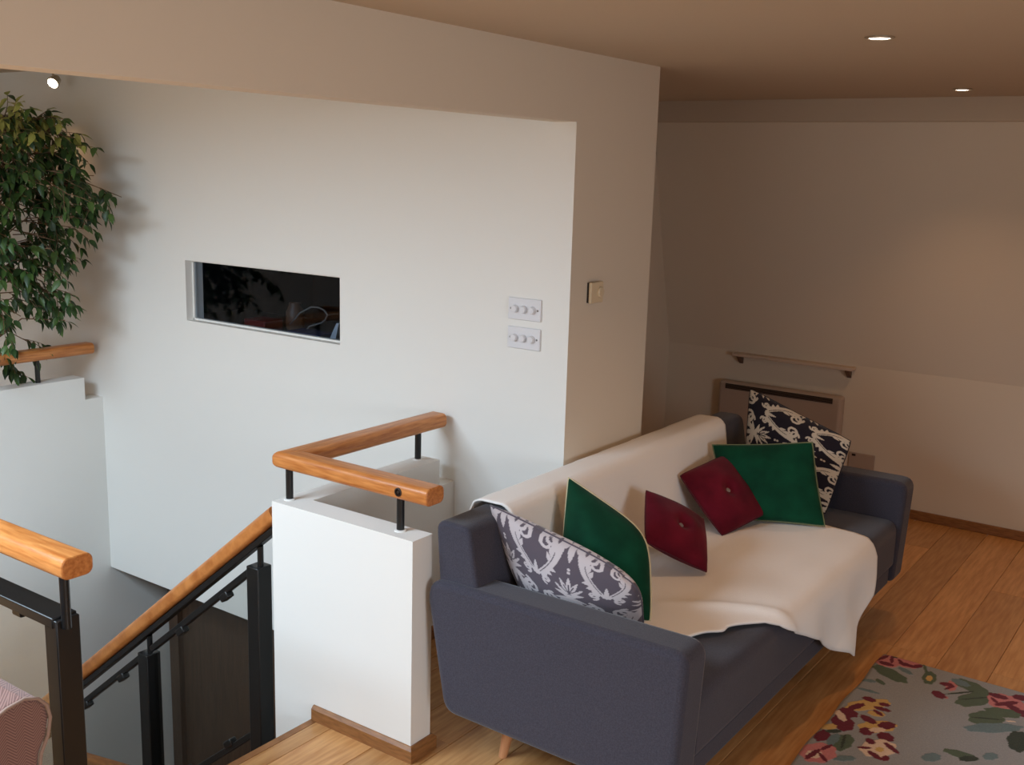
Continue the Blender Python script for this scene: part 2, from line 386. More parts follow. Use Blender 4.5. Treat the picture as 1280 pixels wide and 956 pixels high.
tag(th, 'cream fleece throw draped over the back and seat of the grey sofa', 'blanket')

# ------------------------------------------------------------------ patterned fabrics (flat print as a point attribute)
def teardrop_mask(U, V, x, y, ang, L, Wd):
    c, s = math.cos(ang), math.sin(ang); a = (U-x)*c+(V-y)*s; b = -(U-x)*s+(V-y)*c
    t = np.clip(a/L, 0, 1); w = Wd*np.sqrt(np.clip(t, 0, 1))*(1-t)**.8*1.9
    return (a > 0) & (a < L) & (np.abs(b) < w)
def stroke_mask(U, V, pts, w0, w1):
    M = np.zeros(U.shape, bool); n = len(pts)
    for i in range(n-1):
        (x0, y0), (x1, y1) = pts[i], pts[i+1]; dx, dy = x1-x0, y1-y0; L2 = dx*dx+dy*dy+1e-12
        t = np.clip(((U-x0)*dx+(V-y0)*dy)/L2, 0, 1); w = w0+(w1-w0)*(i+.5)/n
        M |= (U-x0-t*dx)**2+(V-y0-t*dy)**2 < w*w
    return M
def spiral(cx, cy, r0, a0, turns, sgn, n=26):
    return [(cx+r0*(1-.82*k/n)*math.cos(a0+sgn*turns*math.tau*k/n), cy+r0*(1-.82*k/n)*math.sin(a0+sgn*turns*math.tau*k/n)) for k in range(n+1)]
def damask(n):
    g = np.linspace(0, 1, n); U0, V0 = np.meshgrid(g, g, indexing='ij')
    M = np.zeros((n, n), bool); gaps = np.zeros((n, n), bool)
    sc = .47
    for ox in (-1, 0, 1, 2, 3):
        for oy in (-1, 0, 1, 2, 3):
            for hx, hy, kind in ((0, 0, 0), (.5, .5, 1)):
                U = (U0/sc-ox-hx-.25)/1.35; V = (V0/sc-oy-hy-.28)/1.35
                if kind == 0:   # palmette
                    for k in range(-3, 4):
                        a = math.pi/2+k*.42; L = .30-.025*abs(k)
                        M |= teardrop_mask(U, V, .02*k, -.02, a, L, .036)
                    for k in (-1, 1):
                        M |= teardrop_mask(U, V, k*.03, -.05, math.pi/2+k*1.75, .20, .035)
                        M |= teardrop_mask(U, V, k*.02, -.07, -math.pi/2+k*.9, .17, .035)
                        M |= stroke_mask(U, V, spiral(k*.20, -.12, .07, math.pi/2, 1.1, -k), .017, .008)
                        M |= stroke_mask(U, V, spiral(k*.25, .10, .05, -math.pi/2, 1.1, k), .014, .008)
                    M |= teardrop_mask(U, V, 0, -.03, -math.pi/2, .24, .04)
                    for k in range(-2, 3):
                        gaps |= stroke_mask(U, V, [(.01*k, .02), (.13*math.cos(math.pi/2+k*.42), .02+.15*math.sin(math.pi/2+k*.42))], .007, .003)
                    for q in (.34, .385): M |= (U**2+(V-q)**2 < .018**2)
                else:           # mirrored acanthus scrolls
                    for k in (-1, 1):
                        st = [(k*(.02+.20*math.sin(t*1.5)), -.24+.40*t) for t in np.linspace(0, 1, 12)]
                        M |= stroke_mask(U, V, st, .022, .016)
                        for t in np.linspace(.12, .92, 6):
                            x, y = k*(.02+.20*math.sin(t*1.5)), -.24+.40*t
                            M |= teardrop_mask(U, V, x, y, math.pi/2-k*(.9-.5*t), .19, .042)
                            M |= teardrop_mask(U, V, x, y, math.pi/2-k*1.9, .10, .034) if t < .6 else (teardrop_mask(U, V, x, y, math.pi/2+k*.35, .12, .03))
                        M |= stroke_mask(U, V, spiral(k*.12, .20, .095, 0 if k > 0 else math.pi, 1.25, k), .024, .011)
                        M |= stroke_mask(U, V, spiral(k*.13, -.24, .06, math.pi/2, 1.2, k), .016, .008)
                        gaps |= stroke_mask(U, V, [(k*(.02+.20*math.sin(t*1.5)), -.24+.40*t) for t in np.linspace(.1, .95, 10)], .005, .005)
                    M |= teardrop_mask(U, V, 0, -.27, math.pi/2, .2, .03)
    return (M & ~gaps).astype(float)
DM = damask(201)
def print_mat(name, ground, motif, rough=.85, sheen=.2):
    M = mat(name, rough=rough, spec=.15, sheen=sheen, bump=(300, .2, .002)); nt = M.node_tree; n = nt.nodes
    at = n.new('ShaderNodeAttribute'); at.attribute_name = 'print'
    rp = n.new('ShaderNodeMix'); rp.data_type = 'RGBA'; rp.inputs[6].default_value = (*lin(ground), 1); rp.inputs[7].default_value = (*lin(motif), 1)
    nt.links.new(at.outputs['Fac'], rp.inputs[0]); nt.links.new(rp.outputs[2], n['Principled BSDF'].inputs['Base Color'])
    return M
damask_grey = print_mat('grey_damask_velvet', (92, 84, 94), (196, 188, 192), sheen=.35)
damask_ink = print_mat('black_damask_velvet', (34, 30, 40), (206, 194, 176))
def velvet(name, c1, c2):
    return noise_mix(mat(name, rough=.8, spec=.12, sheen=.08, bump=(30, .15, .004)), c1, c2, 9, (1, 1, 1), 3, .35, .7)
green = velvet('bottle_green_velvet', (4, 52, 34), (10, 72, 48)); red = velvet('burgundy_velvet', (84, 10, 28), (108, 18, 38))
cream_pipe = mat('cream_piping', (206, 196, 160), .8); tan_pipe = mat('green_gold_piping', (112, 118, 84), .8); red_pipe = mat('burgundy_piping', (74, 10, 26), .8)
button_m = mat('pewter_button', (140, 132, 130), .5)

def pillow(name, A, B, C, D, T, material, label, group=None, n=40, pipe=None, pipe_r=.0045, pinch=.05, dimple=0, attr=None, seed=0, cat='cushion', rounds=(.05, .05, .05, .05), button=None):
    """A,B,C,D: corners top-left, top-right, bottom-right, bottom-left as seen from the front"""
    A, B, C, D = map(Vector, (A, B, C, D)); cen = (A+B+C+D)/4
    N = ((B-A)+(C-D)).cross((A-D)+(B-C)).normalized()
    def base(a, b):
        # concave edges, ears at the corners
        a2 = a*(1-pinch*(1-b*b)*abs(a)); b2 = b*(1-pinch*(1-a*a)*abs(b))
        cw = (max(0, a*b if a*b > 0 else -a*b))**3
        kr = 1-cw*(rounds[0] if a < 0 < b else rounds[1] if a > 0 and b > 0 else rounds[2] if a > 0 else rounds[3])
        a2, b2 = a2*kr, b2*kr
        u, v = (a2+1)/2, (b2+1)/2
        return (D*(1-u)+C*u)*(1-v)+(A*(1-u)+B*u)*v
    def h(a, b):
        e = max(0, (1-a*a))*max(0, (1-b*b)); t = T*(.72*e**.42+.28*e)
        if dimple: t -= dimple*math.exp(-((a*a+b*b)/.035))
        k = noise.noise((a*1.6+seed, b*1.6, seed*1.7))
        return max(0, t*(1+.14*k)) if e > 0 else 0
    g = [math.sin(math.pi/2*(-1+2*i/n)) for i in range(n+1)]
    if attr is not None: g = list(np.linspace(-1, 1, n+1))
    root = thing(name, tuple(cen), label, cat, group)
    b = MB(); pv = []
    F = [[base(x, y)+N*h(x, y) for y in g] for x in g]; K = [[base(x, y)-N*h(x, y)*.9 for y in g] for x in g]
    vf = [[b.bm.verts.new(p) for p in r] for r in F]
    vk = [[vf[i][j] if i in (0, n) or j in (0, n) else b.bm.verts.new(K[i][j]) for j in range(n+1)] for i in range(n+1)]
    idx = []
    for i in range(n+1):
        for j in range(n+1): idx.append((vf[i][j], i, j))
    for i in range(n+1):
        for j in range(n+1):
            if vk[i][j] is not vf[i][j]: idx.append((vk[i][j], i, j))
    for i in range(n):
        for j in range(n):
            b.bm.faces.new((vf[i][j], vf[i+1][j], vf[i+1][j+1], vf[i][j+1])); b.bm.faces.new((vk[i][j], vk[i][j+1], vk[i+1][j+1], vk[i+1][j]))
    o = b.build('cover', material, root, smooth=180, recalc=False)
    if attr is not None:
        at = o.data.attributes.new('print', 'FLOAT', 'POINT')
        m = attr.shape[0]-1
        at.data.foreach_set('value', [float(attr[int(round(i/n*m)), int(round(j/n*m))]) for (_, i, j) in idx])
    if pipe:
        q = [-1+2*k/16 for k in range(16)]
        path = [base(t, 1) for t in q]+[base(1, -t) for t in q]+[base(-t, -1) for t in q]+[base(-1, t) for t in q]
        MB().tube(path, pipe_r, 6, closed=True).build('piping', pipe, o, smooth=180)
    if button:
        MB().lathe(cen+N*(h(0, 0)-.002), [(.014, 0), (.013, .005), (.008, .008), (.001, .009)], 14, N).build('button', button, o, smooth=60)
    return root
pillow('damask_cushion', (-1.895, 2.575, .825), (-1.35, 2.60, .70), (-1.375, 2.70, .46), (-1.765, 2.65, .46), .085, damask_grey,
       'grey damask cushion with pale scrolls, leaning inside the near sofa arm', 'damask cushions on the sofa', n=200, attr=DM, seed=1, pinch=.02, rounds=(.04, .22, .12, .05), pipe=damask_grey, pipe_r=.003)
pillow('damask_cushion', (-1.832, 4.46, .926), (-1.332, 4.445, .757), (-1.36, 4.26, .465), (-1.74, 4.24, .47), .08, damask_ink,
       'black damask cushion with cream scrolls, propped against the far sofa arm', 'damask cushions on the sofa', n=200, attr=DM.T, seed=4, pinch=.045, pipe=damask_ink, pipe_r=.003)
pillow('velvet_cushion', (-1.80, 2.905, .848), (-1.505, 2.93, .715), (-1.425, 2.83, .462), (-1.725, 2.75, .465), .10, green,
       'bottle green velvet cushion with cream piping, between grey damask and burgundy cushions', 'green velvet cushions', seed=2, pipe=cream_pipe, pinch=.0, rounds=(.0, .16, .04, .05))
pillow('velvet_cushion', (-1.80, 4.03, .742), (-1.405, 4.14, .800), (-1.303, 4.081, .475), (-1.66, 3.92, .47), .07, green,
       'bottle green velvet cushion in front of the black damask cushion', 'green velvet cushions', seed=3, pipe=tan_pipe, pinch=.05, rounds=(.02,.02,.02,.02))
pillow('button_cushion', (-1.733, 3.325, .725), (-1.565, 3.49, .605), (-1.45, 3.292, .478), (-1.62, 3.126, .60), .058, red,
       'small burgundy buttoned cushion nearer the green piped one', 'burgundy button cushions', seed=5, pipe=red_pipe, pipe_r=.003, dimple=.03, button=button_m, pinch=.03)
pillow('button_cushion', (-1.80, 3.731, .674), (-1.734, 4.028, .713), (-1.512, 4.001, .510), (-1.583, 3.702, .470), .058, red,
       'small burgundy buttoned cushion overlapping the far green cushion', 'burgundy button cushions', seed=6, pipe=red_pipe, pipe_r=.003, dimple=.03, button=button_m, pinch=.03)

# ------------------------------------------------------------------ rug
RUG="""P -984 4020 44 35 16 -57;P -921 4038 45 12 7 -37;R -1014 4029 12 33 6 -12;R -989 3984 28 1 3 -16;R -977 4076 13 10 4 -13;R -982 4033 6 5 10 -36;R -925 4024 29 1 2 -15;R -887 4038 18 21 5 -15;R -952 4041 14 -8 1 -11;D -977 4075 11 9 5 -16;G -952 3908 72 -26 4 -42;T -913 3970 30 -11 2 -18;T -1002 3800 28 8 3 -13;G -963 3817 21 -11 1 -15;T -976 3718 41 3 2 -10;G -856 4036 3 9 18 -42;G -824 3968 22 17 14 -54;Y -823 3963 10 8 6 -24;P -741 3954 18 14 10 -43;R -759 3954 24 6 3 -16;R -743 3932 13 25 3 -9;P -744 3845 17 1 2 -13;R -761 3851 26 -6 2 -27;G -684 3996 64 -12 3 -42;T -720 4001 35 -6 2 -25;G -646 3901 53 68 15 -55;D -701 3917 40 44 2 -6;D -644 3909 50 54 1 -5;P -548 3940 64 3 6 -70;R -583 3977 34 1 2 -19;R -548 3935 34 37 4 -16;R -516 3911 34 -21 0 -21;R -516 4017 27 7 3 -24;R -487 3893 34 10 3 -26;R -587 3932 16 -16 -1 -11;G -582 3773 54 29 10 -58;G -545 3855 57 16 4 -35;T -548 3719 81 64 7 -35;D -460 3676 36 -20 -3 -72;D -582 3773 47 25 1 -5;C -509 3807 15 8 1 -5;Y -944 3612 59 65 14 -40;Y -901 3565 28 9 5 -21;R -953 3654 24 2 4 -19;R -973 3570 19 36 8 -17;R -898 3648 19 6 3 -14;R -894 3610 30 3 2 -14;R -897 3573 21 -10 1 -12;R -982 3509 34 3 7 -32;R -976 3427 42 -3 9 -57;C -998 3471 29 -27 -1 -22;Y -1005 3370 23 18 7 -20;R -1001 3299 15 35 17 -29;D -981 3350 22 17 4 -12;Y -871 3476 53 42 12 -41;R -911 3505 31 -9 2 -22;R -847 3503 25 20 8 -26;R -891 3419 22 7 6 -26;R -828 3423 28 3 5 -30;C -864 3452 23 18 5 -16;C -825 3334 49 38 17 -56;R -860 3362 17 -1 3 -19;R -863 3308 20 11 2 -8;R -791 3363 30 -18 0 -14;R -822 3282 27 -11 1 -14;R -788 3286 11 9 5 -17;Y -820 3328 12 9 5 -15;G -932 3296 21 50 22 -40;T -963 3296 5 45 15 -15;D -932 3305 5 1 10 -51;T -895 3202 31 24 6 -17;P -974 3183 48 38 21 -60;C -981 3165 21 16 9 -24;R -964 3232 11 26 5 -9;R -986 3161 11 44 8 -11;R -953 3164 21 -18 -1 -10;G -598 3466 54 6 3 -23;T -670 3387 26 21 7 -28;D -570 3454 26 21 4 -18;T -516 3515 21 17 5 -24"""
RC = {'P': (196, 122, 122), 'R': (104, 22, 38), 'G': (84, 98, 76), 'T': (104, 124, 128), 'Y': (204, 168, 100), 'C': (222, 198, 176), 'D': (54, 62, 48)}
sh = []
for it in RUG.split(';'):
    c, *v = it.split(); sh.append((c, *[int(k)/1000 for k in v]))
sh += [(c, x+.02, y-1.05, a, b2, d, e) for c, x, y, a, b2, d, e in sh] + [(c, -.08-(x+.55), y-.1, -a, b2, -d, e) for c, x, y, a, b2, d, e in sh]
sh += [(c, -.08-(x+.55), y-1.15, -a, b2, -d, e) for c, x, y, a, b2, d, e in sh[:len(RUG.split(';'))]]
RX0, RX1, RY0, RY1 = -1.028, .42, 1.95, 4.078
nx, ny = 400, 590
gx = np.linspace(RX0, RX1, nx+1); gy = np.linspace(RY0, RY1, ny+1); GX, GY = np.meshgrid(gx, gy, indexing='ij')
colr = np.empty((nx+1, ny+1, 4)); colr[..., :3] = lin((150, 152, 154)); colr[..., 3] = 1
hgt = np.zeros((nx+1, ny+1))
for c, x, y, ax, ay, bx, by in sh:
    det = ax*by-ay*bx
    if abs(det) < 1e-9: continue
    dx, dy = GX-x, GY-y; p = (dx*by-dy*bx)/det; q = (ax*dy-ay*dx)/det
    wob = 1+.12*np.sin(7*np.arctan2(q, p)+x*40)
    mk = p*p+q*q < wob
    colr[mk, :3] = lin(RC[c]); hgt[mk] = .0015
ed = np.minimum(np.minimum(GX-RX0, RX1-GX), np.minimum(GY-RY0, RY1-GY))
Z = .006+.007*np.clip(ed/.012, 0, 1)**.5+hgt
wav = .004*np.sin(GY*17)*np.clip(1-np.abs(GX-RX0)/.05, 0, 1)
vv = np.stack([GX+wav, GY, Z], -1).reshape(-1, 3)
ii = np.arange((nx+1)*(ny+1)).reshape(nx+1, ny+1)
top = np.stack([ii[:-1, :-1], ii[1:, :-1], ii[1:, 1:], ii[:-1, 1:]], -1).reshape(-1, 4)
# edge skirt down to the floor
loop = list(ii[:, 0])+list(ii[-1, 1:])+list(ii[-2::-1, -1])+list(ii[0, -2:0:-1])
n0 = len(vv); low = vv[loop].copy(); low[:, 2] = .0005; vv = np.concatenate([vv, low])
sk = [(loop[k], n0+k, n0+(k+1)%len(loop), loop[(k+1)%len(loop)]) for k in range(len(loop))]
me = bpy.data.meshes.new('floral_rug'); me.from_pydata(vv.tolist(), [], top.tolist()+[tuple(map(int, f)) for f in sk]); me.update()
ca = me.attributes.new('print', 'FLOAT_COLOR', 'POINT')
cc = np.concatenate([colr.reshape(-1, 4), colr.reshape(-1, 4)[loop]]); ca.data.foreach_set('color', cc.ravel().tolist())
for p in me.polygons: p.use_smooth = True
rm = mat('hooked_wool_rug', rough=.95, spec=.1, sheen=.15, bump=(240, .5, .004)); nt = rm.node_tree
at = nt.nodes.new('ShaderNodeAttribute'); at.attribute_name = 'print'
nz = nt.nodes.new('ShaderNodeTexNoise'); nz.inputs['Scale'].default_value = 160; mr = nt.nodes.new('ShaderNodeMapRange'); mr.inputs[3].default_value = .8; mr.inputs[4].default_value = 1.2
tc = nt.nodes.new('ShaderNodeTexCoord'); nt.links.new(tc.outputs['Object'], nz.inputs['Vector'])
hs = nt.nodes.new('ShaderNodeHueSaturation'); nt.links.new(nz.outputs[0], mr.inputs[0]); nt.links.new(mr.outputs[0], hs.inputs['Value'])
nt.links.new(at.outputs['Color'], hs.inputs['Color']); nt.links.new(hs.outputs[0], nt.nodes['Principled BSDF'].inputs['Base Color'])
me.materials.append(rm)
rug = bpy.data.objects.new('floral_rug', me); COL.objects.link(rug)
tag(rug, 'pale grey wool rug with burgundy and yellow flowers and green leaves', 'rug')

# ------------------------------------------------------------------ handrail on the half wall
RP = rounded(.085, .056, .02, 5)
hr = thing('handrail', (-2.58, 2.388, .733), 'L-shaped wooden handrail on black pegs along the half wall', 'handrail')
CX, CY, RZ = -2.582, 2.388, .849
def rail_bar(p0, p1, cut0, cut1, material, parent, name='rail', z=None):
    """p0,p1 in plan; cut0/cut1: slope of the end cut (along-offset per side-offset)"""
    p0 = Vector(p0); p1 = Vector(p1); d = (p1-p0).normalized(); sd = d.cross(Vector((0,0,1))).normalized(); up = sd.cross(d)
    b = MB(); R0 = [b.bm.verts.new(p0+sd*a+up*h+d*(cut0*a)) for a, h in RP]; R1 = [b.bm.verts.new(p1+sd*a+up*h+d*(cut1*a)) for a, h in RP]
    m_ = len(RP); b.bm.faces.new(R0[::-1]); b.bm.faces.new(R1)
    for j in range(m_): b.bm.faces.new((R0[j], R0[(j+1)%m_], R1[(j+1)%m_], R1[j]))
    return b.build(name, material, parent, bevel=.004, bseg=2, smooth=40)
# side of +x run is -y ; outer corner at (-x,-y)
rail_bar((CX, CY, RZ), (-1.95, CY, RZ), -1, 0, rail_x, hr)
rail_bar((CX, CY, RZ), (CX, 3.175, RZ), 1, 0, rail_y, hr)
for x, y in ((-2.095, 2.395), (-2.59, 2.392), (-2.59, 3.06)):
    MB().tube([(x, y, .735), (x, y, .852)], .0125, 14).build('peg', black, hr, smooth=50)
    MB().lathe((x, y, .733), [(.019, 0), (.019, .003), (.014, .005)], 16).build('flange', mat('white_plaster_collar', (235, 235, 232), .6) if 'white_plaster_collar' not in bpy.data.materials else bpy.data.materials['white_plaster_collar'], hr, smooth=40)
pk = MB().lathe((-2.062, 2.3465, .877), [(.014, 0), (.014, .003), (.010, .004), (.009, .001), (.006, .001), (.005, .003), (.001, .003)], 18, (0, -1, 0)).build('plug', mat('dark_wood_plug', (40, 26, 18), .5), hr, smooth=40); pk['label'] = 'dark round plug'
# handrail on the landing half wall
h2 = thing('handrail', (-4.93, 2.5, .739), 'short wooden handrail on the landing half wall below the plant', 'handrail')
rail_bar((-4.925, 1.5, .855), (-4.925, 3.178, .855), 0, 0, rail_y, h2)
for y in (1.7, 2.885):
    MB().tube([(-4.93, y, .739), (-4.93, y, .858)], .0125, 12).build('peg', black, h2, smooth=50)

# ------------------------------------------------------------------ stair balustrade
bal = thing('stair_balustrade', (-2.76, 2.39, -.3), 'sloping stair balustrade with wooden handrail, black posts and smoked glass', 'balustrade')
SL = .80
def zl(z0, x): return z0+SL*(x+2.794)
YR = 2.39
def incl(x0, x1, z0, hw, hh, name, material, parent, y=YR):
    p0 = Vector((x0, y, zl(z0, x0))); p1 = Vector((x1, y, zl(z0, x1)))
    return MB().sweep([p0, p1], [(-hw, -hh), (hw, -hh), (hw, hh), (-hw, hh)]).build(name, material, parent, bevel=.003)
# wooden rail
d = Vector((-1, 0, -SL)).normalized()
c38 = math.cos(math.atan(SL))
b = MB().sweep([(-2.628, YR, zl(.592-.055/c38, -2.628)), (-4.45, YR, zl(.592-.055/c38, -4.45))], rounded(.07, .055, .018, 5))
rsl = noise_mix(mat('varnished_pine_slope', rough=.34), (170, 98, 44), (206, 134, 72), 7, (2.5, 12, 2.5), 5, .32, .68)
b.build('handrail', rsl, bal, smooth=40)
incl(-2.628, -4.45, .592-.055/c38-.014/c38, .02, .011, 'rail_bar', black, bal)
PX = (-2.752, -3.41, -4.07)
for x in PX:
    zt = zl(.425, x)
    MB().box(x-.03, x+.03, 2.36, 2.425, zt-1.05, zt).build('post', black, bal, bevel=.004)
    MB().tube([(x+.012, YR, zt-.01), (x+.012, YR, zl(.592-.08/c38, x+.012))], .011, 10).build('stanchion', black, bal, smooth=50)
ends = (-2.626,)+PX+(-4.45,)
for a, b_ in zip(PX, PX[1:]+(-4.45-.03,)):
    xa, xb = a-.03, b_+.03
    incl(xa, xb, .425, .013, .012, 'glass_rail', black, bal)
    incl(xa, xb, -.206, .013, .012, 'glass_rail', black, bal)
    gp = MB().prism([(xa-.012, zl(.405, xa-.012)), (xb+.012, zl(.405, xb+.012)), (xb+.012, zl(-.19, xb+.012)), (xa-.012, zl(-.19, xa-.012))], 1, 2.386, 2.394).build('glass_panel', smoke, bal)
    for t in (.24, .68):
        x = xa+(xb-xa)*t
        for zz, sg in ((.425, -1), (-.206, 1)):
            z = zl(zz, x)+sg*.022
            MB().sweep([(x+.02, 2.388, z+.02*SL), (x-.02, 2.388, z-.02*SL)], [(-.016, -.014), (.016, -.014), (.016, .014), (-.016, .014)]).build('glass_clip', black, gp, bevel=.005)
# foreground guard rail
fg = thing('guard_balustrade', (-2.345, 1.395, 0), 'foreground balustrade with wooden handrail, black end post and glass', 'balustrade')
rail_bar((-2.247, 1.388, .85), (-5.2, 1.388, .85), 0, 0, rail_x, fg, 'handrail')
for x in (-2.345, -3.6, -4.85):
    MB().box(x-.027, x+.027, 1.365, 1.43, 0, .722).build('post', black, fg, bevel=.003)
    MB().tube([(x+.032 if x > -3 else x, 1.39, .70), (x+.032 if x > -3 else x, 1.39, .855)], .0125, 12).build('stanchion', black, fg, smooth=50)
MB().box(-4.82, -2.33, 1.362, 1.43, .70, .728).build('top_rail', black, fg, bevel=.003)
for a, b_ in ((-3.57, -2.375), (-4.82, -3.63)):
    gp = MB().box(a, b_, 1.393, 1.401, .09, .70).build('glass_panel', smoke, fg)
    MB().box(a, b_, 1.38, 1.414, .06, .09).build('bottom_rail', black, fg, bevel=.003)
    for t in (.13, .87):
        x = a+(b_-a)*t
        MB().box(x-.022, x+.022, 1.381, 1.411, .672, .70).build('glass_clip', black, gp, bevel=.005)
# handrail of the flight below
low = thing('handrail', (-4.6, 2.9, -1.25), 'brown handrail of the lower flight glimpsed through the stair glass', 'handrail')
MB().sweep([(-4.86, 2.9, -1.31), (-4.2, 2.9, -1.19)], rounded(.06, .05, .016, 4)).build('rail', rail_x, low, smooth=40)
MB().tube([(-4.8, 2.9, -2.6), (-4.8, 2.9, -1.29)], .015, 10).build('post', black, low, smooth=50)
MB().tube([(-4.3, 2.9, -2.6), (-4.3, 2.9, -1.2)], .015, 10).build('post', black, low, smooth=50)
# door in the lower hall
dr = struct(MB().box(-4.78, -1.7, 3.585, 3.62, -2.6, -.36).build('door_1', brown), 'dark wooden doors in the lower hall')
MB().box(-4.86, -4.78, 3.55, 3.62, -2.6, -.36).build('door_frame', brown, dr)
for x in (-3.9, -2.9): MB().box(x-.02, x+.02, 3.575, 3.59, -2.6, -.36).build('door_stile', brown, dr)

# ------------------------------------------------------------------ window in the white wall and what is behind it
wn = struct(MB().box(WX0, WX1, YW+.046, YW+.052, WZ0, WZ1).build('window_1', pane_m), 'small fixed interior window')
for (a, b2, c, e) in ((WX0, WX1, WZ0, WZ0+.008), (WX0, WX1, WZ1-.008, WZ1), (WX0, WX0+.006, WZ0, WZ1), (WX1-.006, WX1, WZ0, WZ1)):
    MB().box(a, b2, YW+.04, YW+.058, c, e).build('glazing_bead', paint, wn)
darkroom = mat('dark_navy_wall', (26, 30, 40), .8)
struct(MB().box(-4.75, -3.1, 4.6, 4.7, 0, 2.2).box(-4.85, -4.75, YW+.1, 4.7, 0, 2.2).box(-4.85, -3.1, YW+.1, 4.7, 2.2, 2.3).build('wall_study', darkroom))
struct(MB().box(-4.85, -3.09, YW+.1, 4.7, -.1, 0).build('floor_study', dark))
desk = thing('desk', (-3.9, 3.7, 0), 'dark desk top seen through the small wall window', 'desk')
MB().box(-4.7, -3.2, 3.36, 4.0, 1.0, 1.035).build('desk_top', mat('dark_desk', (34, 32, 36), .4), desk, bevel=.004)
for x in (-4.65, -3.25):
    for y in (3.4, 3.95): MB().box(x-.02, x+.02, y-.02, y+.02, 0, 1.0).build('leg', black, desk)
cab = MB().tube([(-3.825, 3.55, 1.083), (-3.757, 3.55, 1.146), (-3.679, 3.55, 1.183), (-3.63, 3.55, 1.186), (-3.592, 3.55, 1.176), (-3.571, 3.55, 1.157), (-3.585, 3.55, 1.13), (-3.614, 3.55, 1.113), (-3.691, 3.55, 1.089), (-3.74, 3.55, 1.04)], .004, 8).build('cable', mat('grey_cable', (120, 118, 116), .5), smooth=180)
tag(cab, 'pale cable looped on the desk behind the small window', 'cable')
bx = MB().box(-4.10, -3.95, 3.5, 3.62, 1.035, 1.09).build('storage_box', mat('red_card', (110, 24, 26), .6), bevel=.004); tag(bx, 'dark red box behind the small window', 'box')
bx = MB().box(-3.74, -3.53, 3.45, 3.56, 1.035, 1.075).build('storage_box', mat('blue_card', (40, 44, 86), .5), bevel=.004); tag(bx, 'dark blue flat box behind the small window', 'box')
bx = MB().prism([(-3.45, 1.036), (-3.40, 1.036), (-3.37, 1.15), (-3.385, 1.15)], 1, 3.42, 3.47).build('card_stand', mat('pale_card', (190, 196, 206), .5), bevel=.002); tag(bx, 'pale slanted card at the right end of the small window', 'card')
jr = MB().lathe((-3.885, 3.64, 1.036), [(.035, 0), (.045, .02), (.045, .1), (.03, .125), (.03, .14), (.026, .14), (.026, .12)], 18).build('clay_jar', mat('brown_clay', (96, 64, 44), .5), smooth=40); tag(jr, 'small brown jar behind the small window', 'jar')

# ------------------------------------------------------------------ switches, thermostat, heater, shelf, socket
screw = mat('screw_head', (120, 120, 118), .35, metal=.8)
def switch(z, pattern, label):
    t = thing('dimmer_switch', (-2.206, YW, z), label, 'light switch', 'dimmer switches on the white wall')
    MB().box(-2.279, -2.133, YW-.009, YW, z-.0405, z+.0405).build('plate', plastic, t, bevel=.003, bseg=3)
    for k in (-1, 0, 1):
        MB().lathe((-2.206+k*.0385, YW-.009, z), [(.0145, 0), (.0145, .004), (.0125, .013), (.011, .0145), (.001, .0145)], 20, (0, -1, 0)).build('knob', plastic, t, smooth=40)
    for k in (-1, 1):
        MB().lathe((-2.206+k*.06, YW-.009, z), [(.004, 0), (.003, .001)], 10, (0, -1, 0)).build('screw', screw, t)
switch(1.347, 0, 'upper white three-knob dimmer plate on the white wall')
switch(1.239, 1, 'lower white three-knob dimmer plate on the white wall')
tm = thing('thermostat', (XP, 3.365, 1.416), 'small cream room thermostat with a dial on the wall pier', 'thermostat')
MB().box(XP, XP+.009, 3.326, 3.408, 1.379, 1.453).build('back_plate', mat('dark_plate', (36, 26, 20), .6), tm)
cr = mat('cream_plastic', (222, 204, 172), .4)
tc_ = MB().box(XP+.009, XP+.021, 3.322, 3.41, 1.377, 1.455).build('case', cr, tm, bevel=.004, bseg=3)
MB().lathe((XP+.021, 3.385, 1.416), [(.02, 0), (.02, .005), (.017, .008), (.001, .008)], 22, (1, 0, 0)).build('dial', cr, tc_, smooth=40)
ht = thing('panel_heater', (-2.22, YK, .15), 'beige electric panel heater on the far wall behind the sofa', 'heater')
hm = mat('beige_enamel_shaded', (176, 158, 144), .45)  # enamel darkened, the heater's shading is put into the colour
MB().box(-2.6, -1.85, YK-.085, YK-.01, .15, .642).build('case', hm, ht, bevel=.02, bseg=4)
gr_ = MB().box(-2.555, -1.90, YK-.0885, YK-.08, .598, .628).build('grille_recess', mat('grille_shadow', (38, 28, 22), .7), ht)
for k in range(3): MB().box(-2.555, -1.90, YK-.091, YK-.086, .602+k*.009, .6045+k*.009).build('grille_bar', mat('grille_bar_%d' % k, (92, 74, 60), .5), gr_)
for x in (-2.45, -2.0): MB().box(x-.02, x+.02, YK-.012, YK, .2, .55).build('bracket', black, ht)
sf = thing('wall_shelf', (-2.2, YK, .80), 'narrow pale shelf on the far wall above the heater', 'shelf')
MB().box(-2.535, -1.81, YK-.07, YK, .795, .813).build('board', mat('pale_shelf', (206, 186, 168), .6), sf, bevel=.003)
for x in (-2.50, -1.845): MB().prism([(YK-.06, .795), (YK, .795), (YK, .745), (YK-.025, .76)], 0, x-.012, x+.012).build('bracket', mat('bracket_brown', (110, 84, 66), .6) if x < -2 else bpy.data.materials['bracket_brown'], sf)
sk_ = thing('wall_socket', (-1.73, YK, .30), 'beige double wall socket on the far wall beyond the sofa arm', 'socket')
MB().box(-1.803, -1.657, YK-.012, YK, .235, .321).build('plate', hm, sk_, bevel=.003)
MB().box(-1.785, -1.765, YK-.016, YK-.012, .302, .314).build('rocker', mat('dark_rocker', (50, 34, 28), .5), sk_)
MB().box(-1.70, -1.68, YK-.016, YK-.012, .302, .314).build('rocker', hm, sk_)

